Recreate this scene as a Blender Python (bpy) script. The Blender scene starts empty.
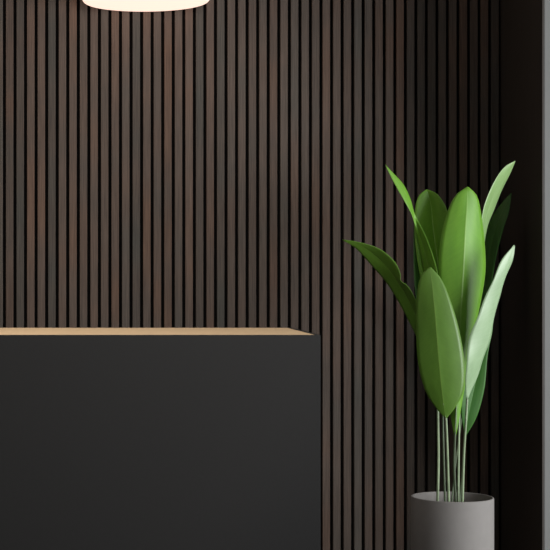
import bpy, bmesh, math, random
from mathutils import Vector
random.seed(4)
S = bpy.context.scene
C = S.collection
S.view_settings.view_transform = 'Standard'
S.view_settings.look = 'None'
S.view_settings.gamma = 1
S.view_settings.exposure = 0
S.view_settings.use_curve_mapping = False

# ---------------------------------------------------------------- camera
F, PX, PY, EYE = 1700.0, 65.0, 270.0, 1.29
cam_d = bpy.data.cameras.new('camera')
cam = bpy.data.objects.new('camera', cam_d); C.objects.link(cam)
cam.location = (0, 0, EYE); cam.rotation_euler = (math.pi/2, 0, 0)
cam_d.sensor_width = 36; cam_d.lens = F/550*36
cam_d.shift_x = (275-PX)/550; cam_d.shift_y = (PY-275)/550
S.camera = cam
def at(px, py, Y):
    """world point at distance Y that the photograph shows at px, py"""
    return Vector(((px-PX)/F*Y, Y, EYE-(py-PY)/F*Y))

# ---------------------------------------------------------------- helpers
def mesh_obj(name, bm, mat, parent=None, smooth=False):
    bmesh.ops.recalc_face_normals(bm, faces=bm.faces)
    me = bpy.data.meshes.new(name); bm.to_mesh(me); bm.free()
    if mat: me.materials.append(mat)
    for p in me.polygons: p.use_smooth = smooth
    o = bpy.data.objects.new(name, me); C.objects.link(o)
    if parent: o.parent = parent
    return o
def box(bm, x0, x1, y0, y1, z0, z1, bev=0):
    r = bmesh.ops.create_cube(bm, size=1)
    for v in r['verts']:
        v.co = Vector(((x0+x1)/2+v.co.x*(x1-x0), (y0+y1)/2+v.co.y*(y1-y0), (z0+z1)/2+v.co.z*(z1-z0)))
    if bev:
        es = list({e for v in r['verts'] for e in v.link_edges})
        bmesh.ops.bevel(bm, geom=es, offset=bev, segments=2, affect='EDGES', profile=.5)
def boxobj(name, dims, mat, parent=None, bev=0):
    bm = bmesh.new(); box(bm, *dims, bev=bev); return mesh_obj(name, bm, mat, parent)
def lathe(bm, prof, n=64, cx=0, cy=0):
    rings = []
    for r, z in prof:
        if r < 1e-6: rings.append([bm.verts.new((cx, cy, z))])
        else: rings.append([bm.verts.new((cx+r*math.cos(2*math.pi*i/n), cy+r*math.sin(2*math.pi*i/n), z)) for i in range(n)])
    for a, b in zip(rings, rings[1:]):
        for i in range(n):
            j = (i+1) % n
            if len(a) == 1 and len(b) == 1: continue
            if len(a) == 1: bm.faces.new((a[0], b[i], b[j]))
            elif len(b) == 1: bm.faces.new((a[i], a[j], b[0]))
            else: bm.faces.new((a[i], a[j], b[j], b[i]))
def cr(pts, t):
    """Catmull-Rom through pts, t in 0..1"""
    n = len(pts)-1; s = min(max(t*n, 0), n-1e-6); i = int(s); f = s-i
    p1, p2 = pts[i], pts[i+1]
    p0 = pts[i-1] if i > 0 else p1*2-p2
    p3 = pts[i+2] if i+2 <= n else p2*2-p1
    return ((p1*2)+(p2-p0)*f+(p0*2-p1*5+p2*4-p3)*f*f+(p1*3-p0-p2*3+p3)*f**3)*.5
def arc(pts, n):
    """n+1 samples equally spaced along the curve through pts"""
    d = [cr(pts, i/300) for i in range(301)]
    L = [0]
    for a, b in zip(d, d[1:]): L.append(L[-1]+(b-a).length)
    out = []; k = 0
    for i in range(n+1):
        s = L[-1]*i/n
        while k < 299 and L[k+1] < s: k += 1
        f = (s-L[k])/max(L[k+1]-L[k], 1e-9)
        out.append(d[k].lerp(d[k+1], min(max(f, 0), 1)))
    return out
def tube(bm, pts, radii, seg=10, n=28):
    P = arc(pts, n); rings = []
    for i, p in enumerate(P):
        t = (P[min(i+1, n)]-P[max(i-1, 0)]).normalized()
        a = t.cross(Vector((0, 1, 0)))
        if a.length < .1: a = t.cross(Vector((1, 0, 0)))
        a.normalize(); b = t.cross(a)
        r = radii[0]+(radii[1]-radii[0])*i/n
        rings.append([bm.verts.new(p+a*r*math.cos(2*math.pi*k/seg)+b*r*math.sin(2*math.pi*k/seg)) for k in range(seg)])
    for A, B in zip(rings, rings[1:]):
        for k in range(seg):
            bm.faces.new((A[k], A[(k+1) % seg], B[(k+1) % seg], B[k]))
    bm.faces.new(rings[0]); bm.faces.new(rings[-1])
def empty(name, loc, label, cat):
    o = bpy.data.objects.new(name, None); C.objects.link(o); o.location = loc
    o.empty_display_size = .1
    o['label'] = label; o['category'] = cat
    return o
def put_under(root, o):
    """geometry is written in world metres; keep it there under a root that stands elsewhere"""
    o.parent = root; o.matrix_parent_inverse.identity()
    o.data.transform(__import__('mathutils').Matrix.Translation(-root.location))
    return o

# ---------------------------------------------------------------- materials
class N:
    def __init__(s, name):
        s.m = bpy.data.materials.new(name); s.m.use_nodes = True
        s.t = s.m.node_tree; s.b = s.t.nodes['Principled BSDF']; s.out = s.t.nodes['Material Output']
    def n(s, ty, **k):
        x = s.t.nodes.new(ty)
        for a, v in k.items(): setattr(x, a, v)
        return x
    def l(s, a, b): s.t.links.new(a, b)
    def set(s, sock, v):
        if hasattr(v, 'links') or isinstance(v, bpy.types.NodeSocket): s.l(v, sock)
        else: sock.default_value = v
    def math(s, op, a, b=0.0, c=0.0):
        x = s.n('ShaderNodeMath', operation=op)
        for i, v in enumerate((a, b, c)): s.set(x.inputs[i], v)
        return x.outputs[0]
    def mix(s, f, a, b, bt='MIX'):
        x = s.n('ShaderNodeMix', data_type='RGBA', blend_type=bt)
        s.set(x.inputs[0], f); s.set(x.inputs[6], a); s.set(x.inputs[7], b); return x.outputs[2]
    def ramp(s, f, stops):
        x = s.n('ShaderNodeValToRGB'); e = x.color_ramp.elements
        while len(e) < len(stops): e.new(.5)
        for k, (p, c) in zip(e, stops): k.position = p; k.color = (*c, 1)
        s.l(f, x.inputs[0]); return x.outputs[0]
    def noise(s, vec, scale=5, detail=3, rough=.5):
        x = s.n('ShaderNodeTexNoise'); s.l(vec, x.inputs['Vector'])
        x.inputs['Scale'].default_value = scale; x.inputs['Detail'].default_value = detail; x.inputs['Roughness'].default_value = rough
        return x.outputs[0]
    def xyz(s, x, y, z):
        c = s.n('ShaderNodeCombineXYZ')
        for i, v in enumerate((x, y, z)): s.set(c.inputs[i], v)
        return c.outputs[0]
    def obj(s):
        c = s.n('ShaderNodeTexCoord'); return c.outputs['Object']
    def sep(s, v):
        c = s.n('ShaderNodeSeparateXYZ'); s.l(v, c.inputs[0]); return c.outputs
    def bump(s, h, strength=.2, dist=.001):
        b = s.n('ShaderNodeBump'); b.inputs['Strength'].default_value = strength; b.inputs['Distance'].default_value = dist
        s.l(h, b.inputs['Height']); s.l(b.outputs[0], s.b.inputs['Normal'])
def plain(name, col, rough=.6, var=.06, scale=30, spec=.5, metal=0):
    q = N(name); o = q.obj(); f = q.noise(o, scale, 4)
    a = tuple(c*(1-var) for c in col); b = tuple(c*(1+var) for c in col)
    q.l(q.ramp(f, [(.3, a), (.7, b)]), q.b.inputs['Base Color'])
    q.b.inputs['Roughness'].default_value = rough; q.b.inputs['Specular IOR Level'].default_value = spec
    q.b.inputs['Metallic'].default_value = metal
    q.bump(f, .08, .0006)
    return q.m

PITCH, WALL_Y = .04, 6.441
GAP0 = (4.3-PX)/F*WALL_Y            # centre of one gap
def slat_mat():
    q = N('dark_oak_slats'); x, y, z = q.sep(q.obj())
    idx = q.math('FLOOR', q.math('DIVIDE', q.math('SUBTRACT', x, GAP0), PITCH))
    w = q.n('ShaderNodeTexWhiteNoise', noise_dimensions='1D'); q.l(idx, w.inputs['W']); r = w.outputs['Value']
    w2 = q.n('ShaderNodeTexWhiteNoise', noise_dimensions='1D'); q.l(q.math('ADD', idx, 311.7), w2.inputs['W']); r2 = w2.outputs['Value']
    slow = q.noise(q.xyz(q.math('MULTIPLY', idx, 7.31), r, q.math('MULTIPLY', z, 3.0)), 1, 3)
    f = q.math('ADD', q.math('MULTIPLY', r, .5), q.math('MULTIPLY', q.math('SUBTRACT', slow, .28), 1.2))
    base = q.ramp(f, [(.12, (.066, .062, .055)), (.38, (.080, .064, .054)), (.60, (.094, .067, .054)), (.88, (.118, .071, .050))])
    grain = q.noise(q.xyz(q.math('MULTIPLY', x, 330), q.math('MULTIPLY', y, 200), q.math('MULTIPLY', q.math('ADD', z, r2), 7)), 1, 5, .6)
    g = q.ramp(grain, [(.3, (.66, .64, .63)), (.7, (1.28, 1.26, 1.22))])
    col = q.mix(1.0, base, g, 'MULTIPLY')
    v = q.n('ShaderNodeHueSaturation'); q.l(col, v.inputs['Color']); q.l(q.math('ADD', .78, q.math('MULTIPLY', r2, .24)), v.inputs['Value'])
    q.l(v.outputs[0], q.b.inputs['Base Color'])
    q.b.inputs['Roughness'].default_value = .62; q.b.inputs['Specular IOR Level'].default_value = .3
    q.bump(grain, .25, .0006)
    return q.m
def wood(name, c1, c2, axis='x', rough=.5):
    q = N(name); x, y, z = q.sep(q.obj())
    v = q.xyz(q.math('MULTIPLY', x, 3 if axis == 'x' else 60), q.math('MULTIPLY', y, 60 if axis == 'x' else 60), q.math('MULTIPLY', z, 60 if axis == 'x' else 2.5))
    g = q.noise(v, 1, 5, .6)
    q.l(q.ramp(g, [(.3, c1), (.7, c2)]), q.b.inputs['Base Color']); q.b.inputs['Roughness'].default_value = rough
    q.bump(g, .1, .0005); return q.m
def leaf_mat(name, c_dark, c_mid, rib, trans=(.25, .5, .05), spec=.6, coat=.2):
    q = N(name); uv = q.n('ShaderNodeUVMap', uv_map='leaf').outputs[0]; u, v, _ = q.sep(uv)
    au = q.math('ABSOLUTE', u)
    # lateral veins sweep out and up from the midrib
    ph = q.math('ADD', q.math('MULTIPLY', v, 95), q.math('MULTIPLY', au, -9))
    vein = q.math('SINE', q.math('MULTIPLY', ph, 6.283))
    blot = q.noise(q.xyz(q.math('MULTIPLY', u, 1.6), q.math('MULTIPLY', v, 4), 0), 1.3, 3)
    col = q.ramp(blot, [(.3, c_dark), (.72, c_mid)])
    fine = q.noise(q.xyz(q.math('MULTIPLY', u, 2.0), q.math('MULTIPLY', ph, .8), 0), 1, 3)
    col = q.mix(1.0, col, q.ramp(fine, [(.3, (.94, .95, .94)), (.7, (1.05, 1.04, 1.05))]), 'MULTIPLY')
    ribf = q.math('SUBTRACT', 1, q.math('SMOOTH_MIN', q.math('DIVIDE', au, .045), 1, .2))
    col = q.mix(q.math('MULTIPLY', q.math('MAXIMUM', ribf, 0), .6), col, (*rib, 1))
    edge = q.n('ShaderNodeMapRange'); edge.inputs[1].default_value = .94; edge.inputs[2].default_value = 1; q.l(au, edge.inputs[0])
    col = q.mix(q.math('MULTIPLY', edge.outputs[0], .15), col, (*rib, 1))
    q.l(col, q.b.inputs['Base Color'])
    q.b.inputs['Roughness'].default_value = .45; q.b.inputs['Specular IOR Level'].default_value = spec; q.b.inputs['Coat Weight'].default_value = coat; q.b.inputs['Coat Roughness'].default_value = .35
    q.bump(q.math('ADD', q.math('MULTIPLY', vein, .25), fine), .05, .001)
    tr = q.n('ShaderNodeBsdfTranslucent'); q.l(q.mix(.5, col, (*trans, 1)), tr.inputs[0])
    mx = q.n('ShaderNodeMixShader'); mx.inputs[0].default_value = .14
    q.l(q.b.outputs[0], mx.inputs[1]); q.l(tr.outputs[0], mx.inputs[2]); q.l(mx.outputs[0], q.out.inputs[0])
    return q.m

M = {}
M['slat'] = slat_mat()
M['felt'] = plain('black_felt', (.005, .0045, .0045), .95, .2, 200, .1)
M['panel'] = wood('dark_wall_panel', (.026, .021, .017), (.040, .033, .027), 'z', .45)
M['plaster'] = plain('grey_plaster', (.155, .158, .155), .85, .03, 12)
M['white'] = plain('white_plaster', (.55, .54, .52), .9, .03, 10)
M['floor'] = plain('dark_polished_floor', (.09, .085, .08), .35, .15, 4)
M['desk'] = plain('charcoal_laminate', (.0125, .0128, .0134), .65, .05, 90, .25)
M['oak'] = wood('pale_oak', (.64, .46, .27), (.78, .58, .36), 'x', .5)
M['pot'] = plain('matte_grey_ceramic', (.178, .169, .161), .75, .03, 40, .3)
M['soil'] = plain('dark_soil', (.03, .02, .014), .95, .5, 120, .1)
M['metal'] = plain('brushed_black_metal', (.04, .04, .04), .4, .1, 60, .5, .6)
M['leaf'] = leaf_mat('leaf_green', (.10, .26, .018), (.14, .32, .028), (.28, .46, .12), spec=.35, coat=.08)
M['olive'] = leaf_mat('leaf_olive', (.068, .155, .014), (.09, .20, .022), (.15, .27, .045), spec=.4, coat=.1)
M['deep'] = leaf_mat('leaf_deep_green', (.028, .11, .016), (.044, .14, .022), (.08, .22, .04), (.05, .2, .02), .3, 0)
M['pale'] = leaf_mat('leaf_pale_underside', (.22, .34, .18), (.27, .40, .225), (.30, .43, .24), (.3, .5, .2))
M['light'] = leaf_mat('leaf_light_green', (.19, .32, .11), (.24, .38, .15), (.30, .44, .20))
M['stem'] = plain('pale_green_stem', (.22, .29, .17), .5, .15, 30)
M['stem_dark'] = plain('dull_green_stem', (.09, .13, .07), .5, .15, 30)
q = N('opal_glass_lit'); q.b.inputs['Base Color'].default_value = (.2, .19, .17, 1); q.b.inputs['Roughness'].default_value = .4
q.b.inputs['Emission Color'].default_value = (1, .68, .56, 1); q.b.inputs['Emission Strength'].default_value = 1.28; M['opal'] = q.m

# ---------------------------------------------------------------- setting
XL, XR, YF, H = -2.6, 1.652, .6, 2.8
def struct(o): o['kind'] = 'structure'; return o
struct(boxobj('floor', (XL-.1, 4.2, YF, 6.6, -.1, 0), M['floor']))
struct(boxobj('ceiling', (XL-.1, 4.2, YF, 6.6, H, H+.1), M['white']))
struct(boxobj('wall_left', (XL-.1, XL, YF, 6.6, 0, H), M['white']))
wb = struct(boxobj('wall_back', (XL, 1.66, WALL_Y+.016, 6.6, 0, H), M['felt']))
# slatted panelling: bevelled slats on the felt
bm = bmesh.new()
k0 = int((XL-GAP0)/PITCH)+1
k1 = 47
gw = .0118
for k in range(k0, k1):
    a = GAP0+k*PITCH+gw/2; b = GAP0+(k+1)*PITCH-gw/2; c = .0012
    prof = [(a, WALL_Y+.0162), (a, WALL_Y+c), (a+c, WALL_Y), (b-c, WALL_Y), (b, WALL_Y+c), (b, WALL_Y+.0162)]
    lo = [bm.verts.new((x, y, .001)) for x, y in prof]; hi = [bm.verts.new((x, y, H-.001)) for x, y in prof]
    for i in range(6): bm.faces.new((lo[i], lo[(i+1) % 6], hi[(i+1) % 6], hi[i]))
    bm.faces.new(lo); bm.faces.new(hi)
mesh_obj('slat_panel', bm, M['slat'], wb)
# short side wall: plaster front face, dark smooth panelling on its flank
WY = 1.660*F/(544.6-PX)
struct(boxobj('wall_right', (1.660, 4.2, WY, 6.6, 0, H), M['plaster']))
struct(boxobj('trim_1', (XR, 1.6598, WY+.001, WALL_Y+.0158, .001, H-.001), M['panel'], bev=.0008))

# ---------------------------------------------------------------- reception desk
DY0, DT = 5.0, EYE-65/F*5.0
DY1 = DY0*65/57.6
DX1 = (320.4-PX)/F*DY0; DX0 = -1.55; T = .012
desk = empty('reception_desk', (DX1/2+DX0/2, (DY0+DY1)/2, 0), 'charcoal reception desk with pale wood worktop standing before the slatted wall', 'reception desk')
def dp(name, dims, mat, bev=.0007): return put_under(desk, boxobj(name, dims, mat, None, bev))
fp = dp('front_panel', (DX0, DX1, DY0, DY0+T, .0, DT), M['desk'])
dp('side_panel', (DX1-T, DX1, DY0+T+.0003, DY1, 0, DT), M['desk'])
dp('side_panel', (DX0, DX0+T, DY0+T+.0003, DY1, 0, DT), M['desk'])
wt = dp('worktop', (DX0+T+.0004, DX1-T-.0004, DY0+T+.0004, DY1, DT-.032, DT-.0006), M['oak'], .0006)
wt['label'] = 'pale wood worktop'
dp('inner_shelf', (DX0+T+.0004, DX1-T-.0004, DY0+T+.2, DY1-.02, .70, .72), M['desk'])

# ---------------------------------------------------------------- pendant lamp
LY = 6.18
lc = at(146, 2.6, LY); LR = 64/F*LY
lamp = empty('pendant_lamp', (lc.x, lc.y, lc.z), 'round glowing cream pendant lamp hanging above the desk', 'pendant lamp')
bm = bmesh.new(); e = .018
prof = [(0, -.0)] + [(LR*.5, 0), (LR-e, .0)]
for i in range(1, 9):
    a = math.pi/2*i/8; prof.append((LR-e+e*math.sin(a), e-e*math.cos(a)))
prof += [(LR, .13), (LR-.006, .138), (0, .138)]
lathe(bm, prof, 96); sh = mesh_obj('lamp_shade', bm, M['opal'], lamp, True); sh['label'] = 'glowing opal drum shade'
bm = bmesh.new(); lathe(bm, [(0, .1382), (.10, .1382), (.10, .146), (.03, .150), (.012, .175), (0, .175)], 48); mesh_obj('lamp_cap', bm, M['metal'], lamp)
bm = bmesh.new(); lathe(bm, [(0, .174), (.0028, .174), (.0028, H-lc.z-.02), (0, H-lc.z-.02)], 12); mesh_obj('cord', bm, M['metal'], lamp)
bm = bmesh.new(); lathe(bm, [(0, H-lc.z-.025), (.05, H-lc.z-.025), (.055, H-lc.z-.02), (.055, H-lc.z), (0, H-lc.z)], 40); mesh_obj('ceiling_rose', bm, M['metal'], lamp)

# ---------------------------------------------------------------- potted plant
PD = 5.78
pc = at(452.2, 496.6, PD); PR = 40.7/F*PD
plant = empty('potted_plant', (pc.x, pc.y, 0), 'tall green broad-leaved plant in a matte grey cylindrical pot beside the desk', 'potted plant')
bm = bmesh.new(); ph = pc.z; w = .0075
prof = [(0, 0), (PR-.012, 0), (PR-.003, .003), (PR, .012), (PR, ph-.003), (PR-.001, ph-.0008), (PR-.003, ph), (PR-w+.002, ph), (PR-w, ph-.002), (PR-w, ph-.09), (0, ph-.09)]
lathe(bm, prof, 96); pot = mesh_obj('pot', bm, M['pot'], plant, True)
pot.modifiers.new('e', 'EDGE_SPLIT').split_angle = math.radians(50)
bm = bmesh.new(); lathe(bm, [(0, ph-.0895), (PR-w-.0005, ph-.0895), (PR-w-.0005, ph-.062), (PR*.6, ph-.056), (PR*.3, ph-.059), (0, ph-.054)], 64)
mesh_obj('soil', bm, M['soil'], pot, True)

def leaf(Lp, Mp, Rp, mat, label=None, nv=44, nu=6, sag=.10, vee=0.0, depth=0.0, ruf=.0, rib=.0022):
    """blade lofted over left edge, midrib and right edge; each point is px, py, metres in front of (-) / behind (+) the pot's axis"""
    f = lambda P: [at(a, b, PD+depth+c) for a, b, c in P]
    L, Mi, R = arc(f(Lp), nv), arc(f(Mp), nv), arc(f(Rp), nv)
    bm = bmesh.new(); uvl = bm.loops.layers.uv.new('leaf'); rows = []
    for i in range(nv+1):
        row = []; l, m, r = L[i], Mi[i], R[i]
        across = r-l
        t = (Mi[min(i+1, nv)]-Mi[max(i-1, 0)]).normalized()
        nrm = across.cross(t)
        nrm = nrm.normalized() if nrm.length > 1e-6 else Vector((0, -1, 0))
        if nrm.y > 0: nrm = -nrm
        for j in range(-nu-1, nu+2):
            s = (0 if j == 0 else .035 if abs(j) == 1 else (abs(j)-1)/nu); e = l if j < 0 else r
            p = m.lerp(e, s)
            h = (e-m).length
            p = p+nrm*h*(sag*math.sin(math.pi*s)*min(s*6, 1)+vee*s)
            if ruf: p = p+nrm*ruf*s*s*math.sin(i*.55+(2 if j < 0 else 0))
            v = bm.verts.new(p); row.append((v, s*(-1 if j < 0 else 1), i/nv))
        rows.append(row)
    for A, B in zip(rows, rows[1:]):
        for j in range(2*nu+2):
            q4 = [A[j], A[j+1], B[j+1], B[j]]
            try: fc = bm.faces.new([z[0] for z in q4])
            except ValueError: continue
            for lp, z in zip(fc.loops, q4): lp[uvl].uv = (z[1], z[2])
    bmesh.ops.remove_doubles(bm, verts=bm.verts, dist=1e-5)
    o = mesh_obj('leaf', bm, mat, None, True); put_under(plant, o)
    md = o.modifiers.new('thick', 'SOLIDIFY'); md.thickness = .0009; md.offset = 0
    if label: o['label'] = label
    if rib:
        bm = bmesh.new(); back = [p+Vector((0, .0016, 0)) for p in Mi[::4]]
        tube(bm, back, (rib*.35, rib), 8, 30)
        put_under(plant, mesh_obj('midrib', bm, M['stem'], None, True)).parent = o
    return o
def stem(P, mat=None, r=(.0040, .0050), depth=0):
    bm = bmesh.new(); tube(bm, [at(a, b, PD+depth+c) for a, b, c in P], r, 10, 30)
    return put_under(plant, mesh_obj('stem', bm, mat or M['stem'], None, True))

# tip first, base last
# upright leaf at the back left
leaf([(426, 189.5, .05), (418, 197, .05), (414.5, 215, .05), (415, 240, .05), (419, 270, .05), (428, 310, .05), (444, 350, .05)],
     [(427, 189.3, .05), (431, 205, .058), (433.5, 230, .065), (437, 255, .065), (440, 285, .065), (443, 320, .06), (446, 352, .05)],
     [(428, 189.5, .05), (437, 194, .03), (446, 207, .01), (450, 225, .01), (452, 260, .01), (452, 305, .02), (448, 350, .05)],
     M['leaf'], 'deep green upright leaf at the back', depth=.05, sag=.03)
# narrow leaf arching to the upper left; it twists where it looks thinnest
leaf([(385.2, 165, -.02), (391, 177, -.02), (398.5, 191, -.022), (406, 204, -.018), (412.5, 217, .0), (418, 240, .04), (425, 275, .06), (434, 310, .05), (441, 345, .03)],
     [(385.2, 164.8, -.02), (393, 174.5, -.015), (402, 187, -.01), (409, 201, -.005), (414, 216, .01), (421.5, 240, .03), (430, 275, .03), (437, 310, .04), (441.5, 346, .03)],
     [(385.2, 164.6, -.02), (394, 174, -.01), (403.5, 184.5, .0), (410.5, 199, .008), (415.2, 215, .015), (427, 239, .0), (437, 270, -.01), (442, 308, .01), (442, 345, .03)],
     M['leaf'], 'narrow twisted leaf arching up to the left', depth=.0, rib=.0014, sag=.04)
# dark leaf closing the gap behind the narrow one
leaf([(414, 222, .05), (413.5, 250, .04), (414.5, 285, .03), (421, 325, .03), (436, 370, .04)],
     [(415, 221, .05), (422, 250, .08), (428, 285, .09), (434, 325, .08), (438, 372, .04)],
     [(416, 222, .05), (430, 245, .06), (441, 280, .06), (446, 320, .05), (440, 372, .04)],
     M['deep'], 'dark green leaf low in the middle of the clump', depth=.08, rib=0)
# low leaf reaching to the left
leaf([(342.5, 240, -.06), (356, 248.5, -.04), (372, 266, -.01), (388, 285, .01), (404, 312, .02), (420, 345, .03), (436, 385, .02)],
     [(342.5, 239.7, -.06), (360, 245.5, -.055), (378, 258, -.04), (393, 275, -.03), (409, 301, -.01), (424, 338, .00), (437, 385, .02)],
     [(342.5, 239.4, -.06), (361, 242.5, -.065), (380, 249, -.075), (395, 262, -.075), (401, 276, -.07), (399.5, 281.5, -.068), (404.5, 283, -.068), (413, 294, -.06), (428, 330, -.04), (438, 385, .02)],
     M['olive'], 'dull green leaf reaching left over the slats', depth=.0, rib=.0014, sag=.03)
# pale narrow leaf to the upper right
leaf([(515, 160.8, .00), (504, 167.5, -.02), (494, 182, -.04), (485, 203, -.045), (481, 222, -.04), (474, 262, -.02), (464, 320, .02)],
     [(515.2, 160.8, .00), (506, 170.5, -.01), (497.5, 186, -.01), (489.5, 206, -.005), (484, 226, -.005), (477, 265, .0), (465, 321, .02)],
     [(515.4, 161, .00), (510, 174, .02), (502, 190, .035), (494, 210, .04), (487, 229, .04), (480, 268, .03), (466, 320, .02)],
     M['light'], 'light green narrow leaf pointing to the upper right', depth=.10, rib=.0014, sag=.03)
# dark shaded leaf behind it
leaf([(511, 193, .0), (500, 205, .02), (490, 222, .04), (483, 250, .05), (476, 290, .04), (470, 340, .0)],
     [(511.3, 193, .0), (504, 208, .00), (496, 228, .005), (489, 255, .01), (481, 295, .01), (471, 342, .0)],
     [(511.6, 193.2, .0), (509, 212, -.02), (503, 230, -.03), (496, 258, -.03), (488, 300, -.02), (472, 342, .0)],
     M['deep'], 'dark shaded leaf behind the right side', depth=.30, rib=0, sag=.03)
# low back right leaf, hanging behind the pale one
leaf([(491, 318, .02), (484, 326, .0), (470, 345, -.01), (462, 380, -.01), (461, 410, .0), (464.5, 435, .02)],
     [(491.5, 318, .02), (489, 330, .012), (483, 352, .01), (475, 385, .01), (469, 412, .01), (465.3, 436, .02)],
     [(492, 318.5, .02), (492.5, 330, .015), (487.5, 356, .008), (484.5, 388, .008), (477, 416, .012), (466, 436, .02)],
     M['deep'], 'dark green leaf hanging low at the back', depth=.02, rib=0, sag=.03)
# tall central leaf
leaf([(466.5, 187, .03), (455, 196, .028), (446, 216, .026), (439.5, 248, .018), (438.5, 290, .014), (441, 340, .014), (446, 390, .03), (453.8, 434, .01)],
     [(467.5, 186.8, .03), (467, 207, .02), (465.5, 230, .01), (464, 262, .0), (461.5, 305, -.005), (459, 345, -.005), (457, 392, .0), (455.2, 436, .01)],
     [(468.5, 187, .03), (477, 196, .04), (481.5, 216, .05), (485, 248, .065), (484.5, 280, .06), (474, 335, .035), (464, 392, .02), (456.5, 434, .01)],
     M['leaf'], 'tall broad bright green leaf in the centre', depth=-.02, sag=.05)
# pale leaf leaning right
leaf([(513.6, 245, .0), (501, 261.5, -.02), (491, 284, -.03), (480, 310, -.035), (469.5, 338, -.035), (466, 368, -.025), (466, 398, .01)],
     [(514.2, 245, .0), (509.5, 262, .0), (502, 286, .0), (494.5, 314, .005), (488, 342, .01), (477, 370, .01), (467, 399.5, .01)],
     [(515, 246, .0), (511.5, 263, .01), (502, 288, .025), (494.6, 316, .03), (489.5, 341, .035), (479.5, 370, .025), (468.3, 399, .01)],
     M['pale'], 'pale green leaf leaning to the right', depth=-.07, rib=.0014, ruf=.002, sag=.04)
# large front leaf
leaf([(429.3, 267.3, .02), (420.5, 277, .03), (416.5, 299, .04), (416, 330, .045), (418, 362, .04), (425, 390, .035), (436, 408, .025), (445.3, 418, .02)],
     [(430.2, 267, .02), (432.5, 287, .015), (434.8, 310, .01), (437, 337, .008), (439.5, 366, .006), (442, 391, .008), (444, 407, .013), (446, 419, .02)],
     [(431.2, 267.3, .02), (442.5, 281, .016), (452, 305, .01), (460, 334, .008), (464.8, 366, .006), (463.5, 391, .008), (455.5, 407, .012), (446.8, 418, .02)],
     M['olive'], 'broad front leaf with a darker left half', depth=-.11, sag=.03)
# stems, from the blade down into the soil
zb = 512
stem([(446, 418, -.09), (447.3, 450, -.07), (448.6, 500, -.04), (448.6, zb+6, -.03)])
stem([(437.5, 384, .02), (438, 420, .01), (438.4, 460, .0), (437.6, 500, -.01), (437.6, zb+6, -.01)])
stem([(442, 345, .03), (442.5, 400, .03), (443.5, 450, .02), (445, 500, .01), (445.5, zb+6, .01)], M['stem_dark'], (.0030, .004))
stem([(455.1, 432, -.008), (454.2, 465, -.005), (455.3, 500, .0), (455.3, zb+6, .0)], M['stem_dark'])
stem([(464, 320, .04), (461, 370, .03), (459, 430, .02), (458.2, 500, .0), (458.2, zb+6, .0)], None, (.003, .0042))
stem([(465.4, 435, .04), (463, 465, .035), (460, 500, .03), (459, zb+6, .02)], M['stem_dark'], (.0030, .004))
stem([(467.2, 398, -.05), (466, 420, -.045), (463.8, 455, -.03), (462.4, 500, -.02), (462, zb+6, -.02)])
stem([(471, 341, .30), (464, 400, .22), (456, 460, .06), (452, 500, .04), (452, zb+6, .03)], M['stem_dark'], (.0022, .003))

# ---------------------------------------------------------------- light
def area(name, loc, tgt, sx, sy, power, col, spread=180):
    d = bpy.data.lights.new(name, 'AREA'); d.shape = 'RECTANGLE'; d.size = sx; d.size_y = sy; d.energy = power; d.color = col; d.spread = math.radians(spread)
    o = bpy.data.objects.new(name, d); C.objects.link(o); o.location = loc
    o.rotation_euler = (Vector(tgt)-Vector(loc)).to_track_quat('-Z', 'Y').to_euler(); return o
def spot(name, loc, tgt, power, col, ang=90, blend=1, rad=.05):
    d = bpy.data.lights.new(name, 'SPOT'); d.energy = power; d.color = col; d.spot_size = math.radians(ang); d.spot_blend = blend; d.shadow_soft_size = rad
    o = bpy.data.objects.new(name, d); C.objects.link(o); o.location = loc
    o.rotation_euler = (Vector(tgt)-Vector(loc)).to_track_quat('-Z', 'Y').to_euler(); return o
area('window_daylight', (4.0, 3.8, 1.2), (1.3, 5.5, 1.1), 2.6, 1.5, 195, (.98, .99, 1))
area('worktop_fill', (-.8, 5.1, 2.77), (-.8, 5.3, 0.4), 2.2, .4, 8.3, (1, .90, .80), 95)  # unseen fill lamp, added to brighten the worktop in the pendant's stead
spot('track_spotlight', (.45, 2.5, 2.15), (-.54, 6.44, 1.02), 158, (1, .93, .85), 55, .22, .26)
w = bpy.data.worlds.new('world'); S.world = w; w.use_nodes = True
w.node_tree.nodes['Background'].inputs[0].default_value = (1, .92, .8, 1)
w.node_tree.nodes['Background'].inputs[1].default_value = .03
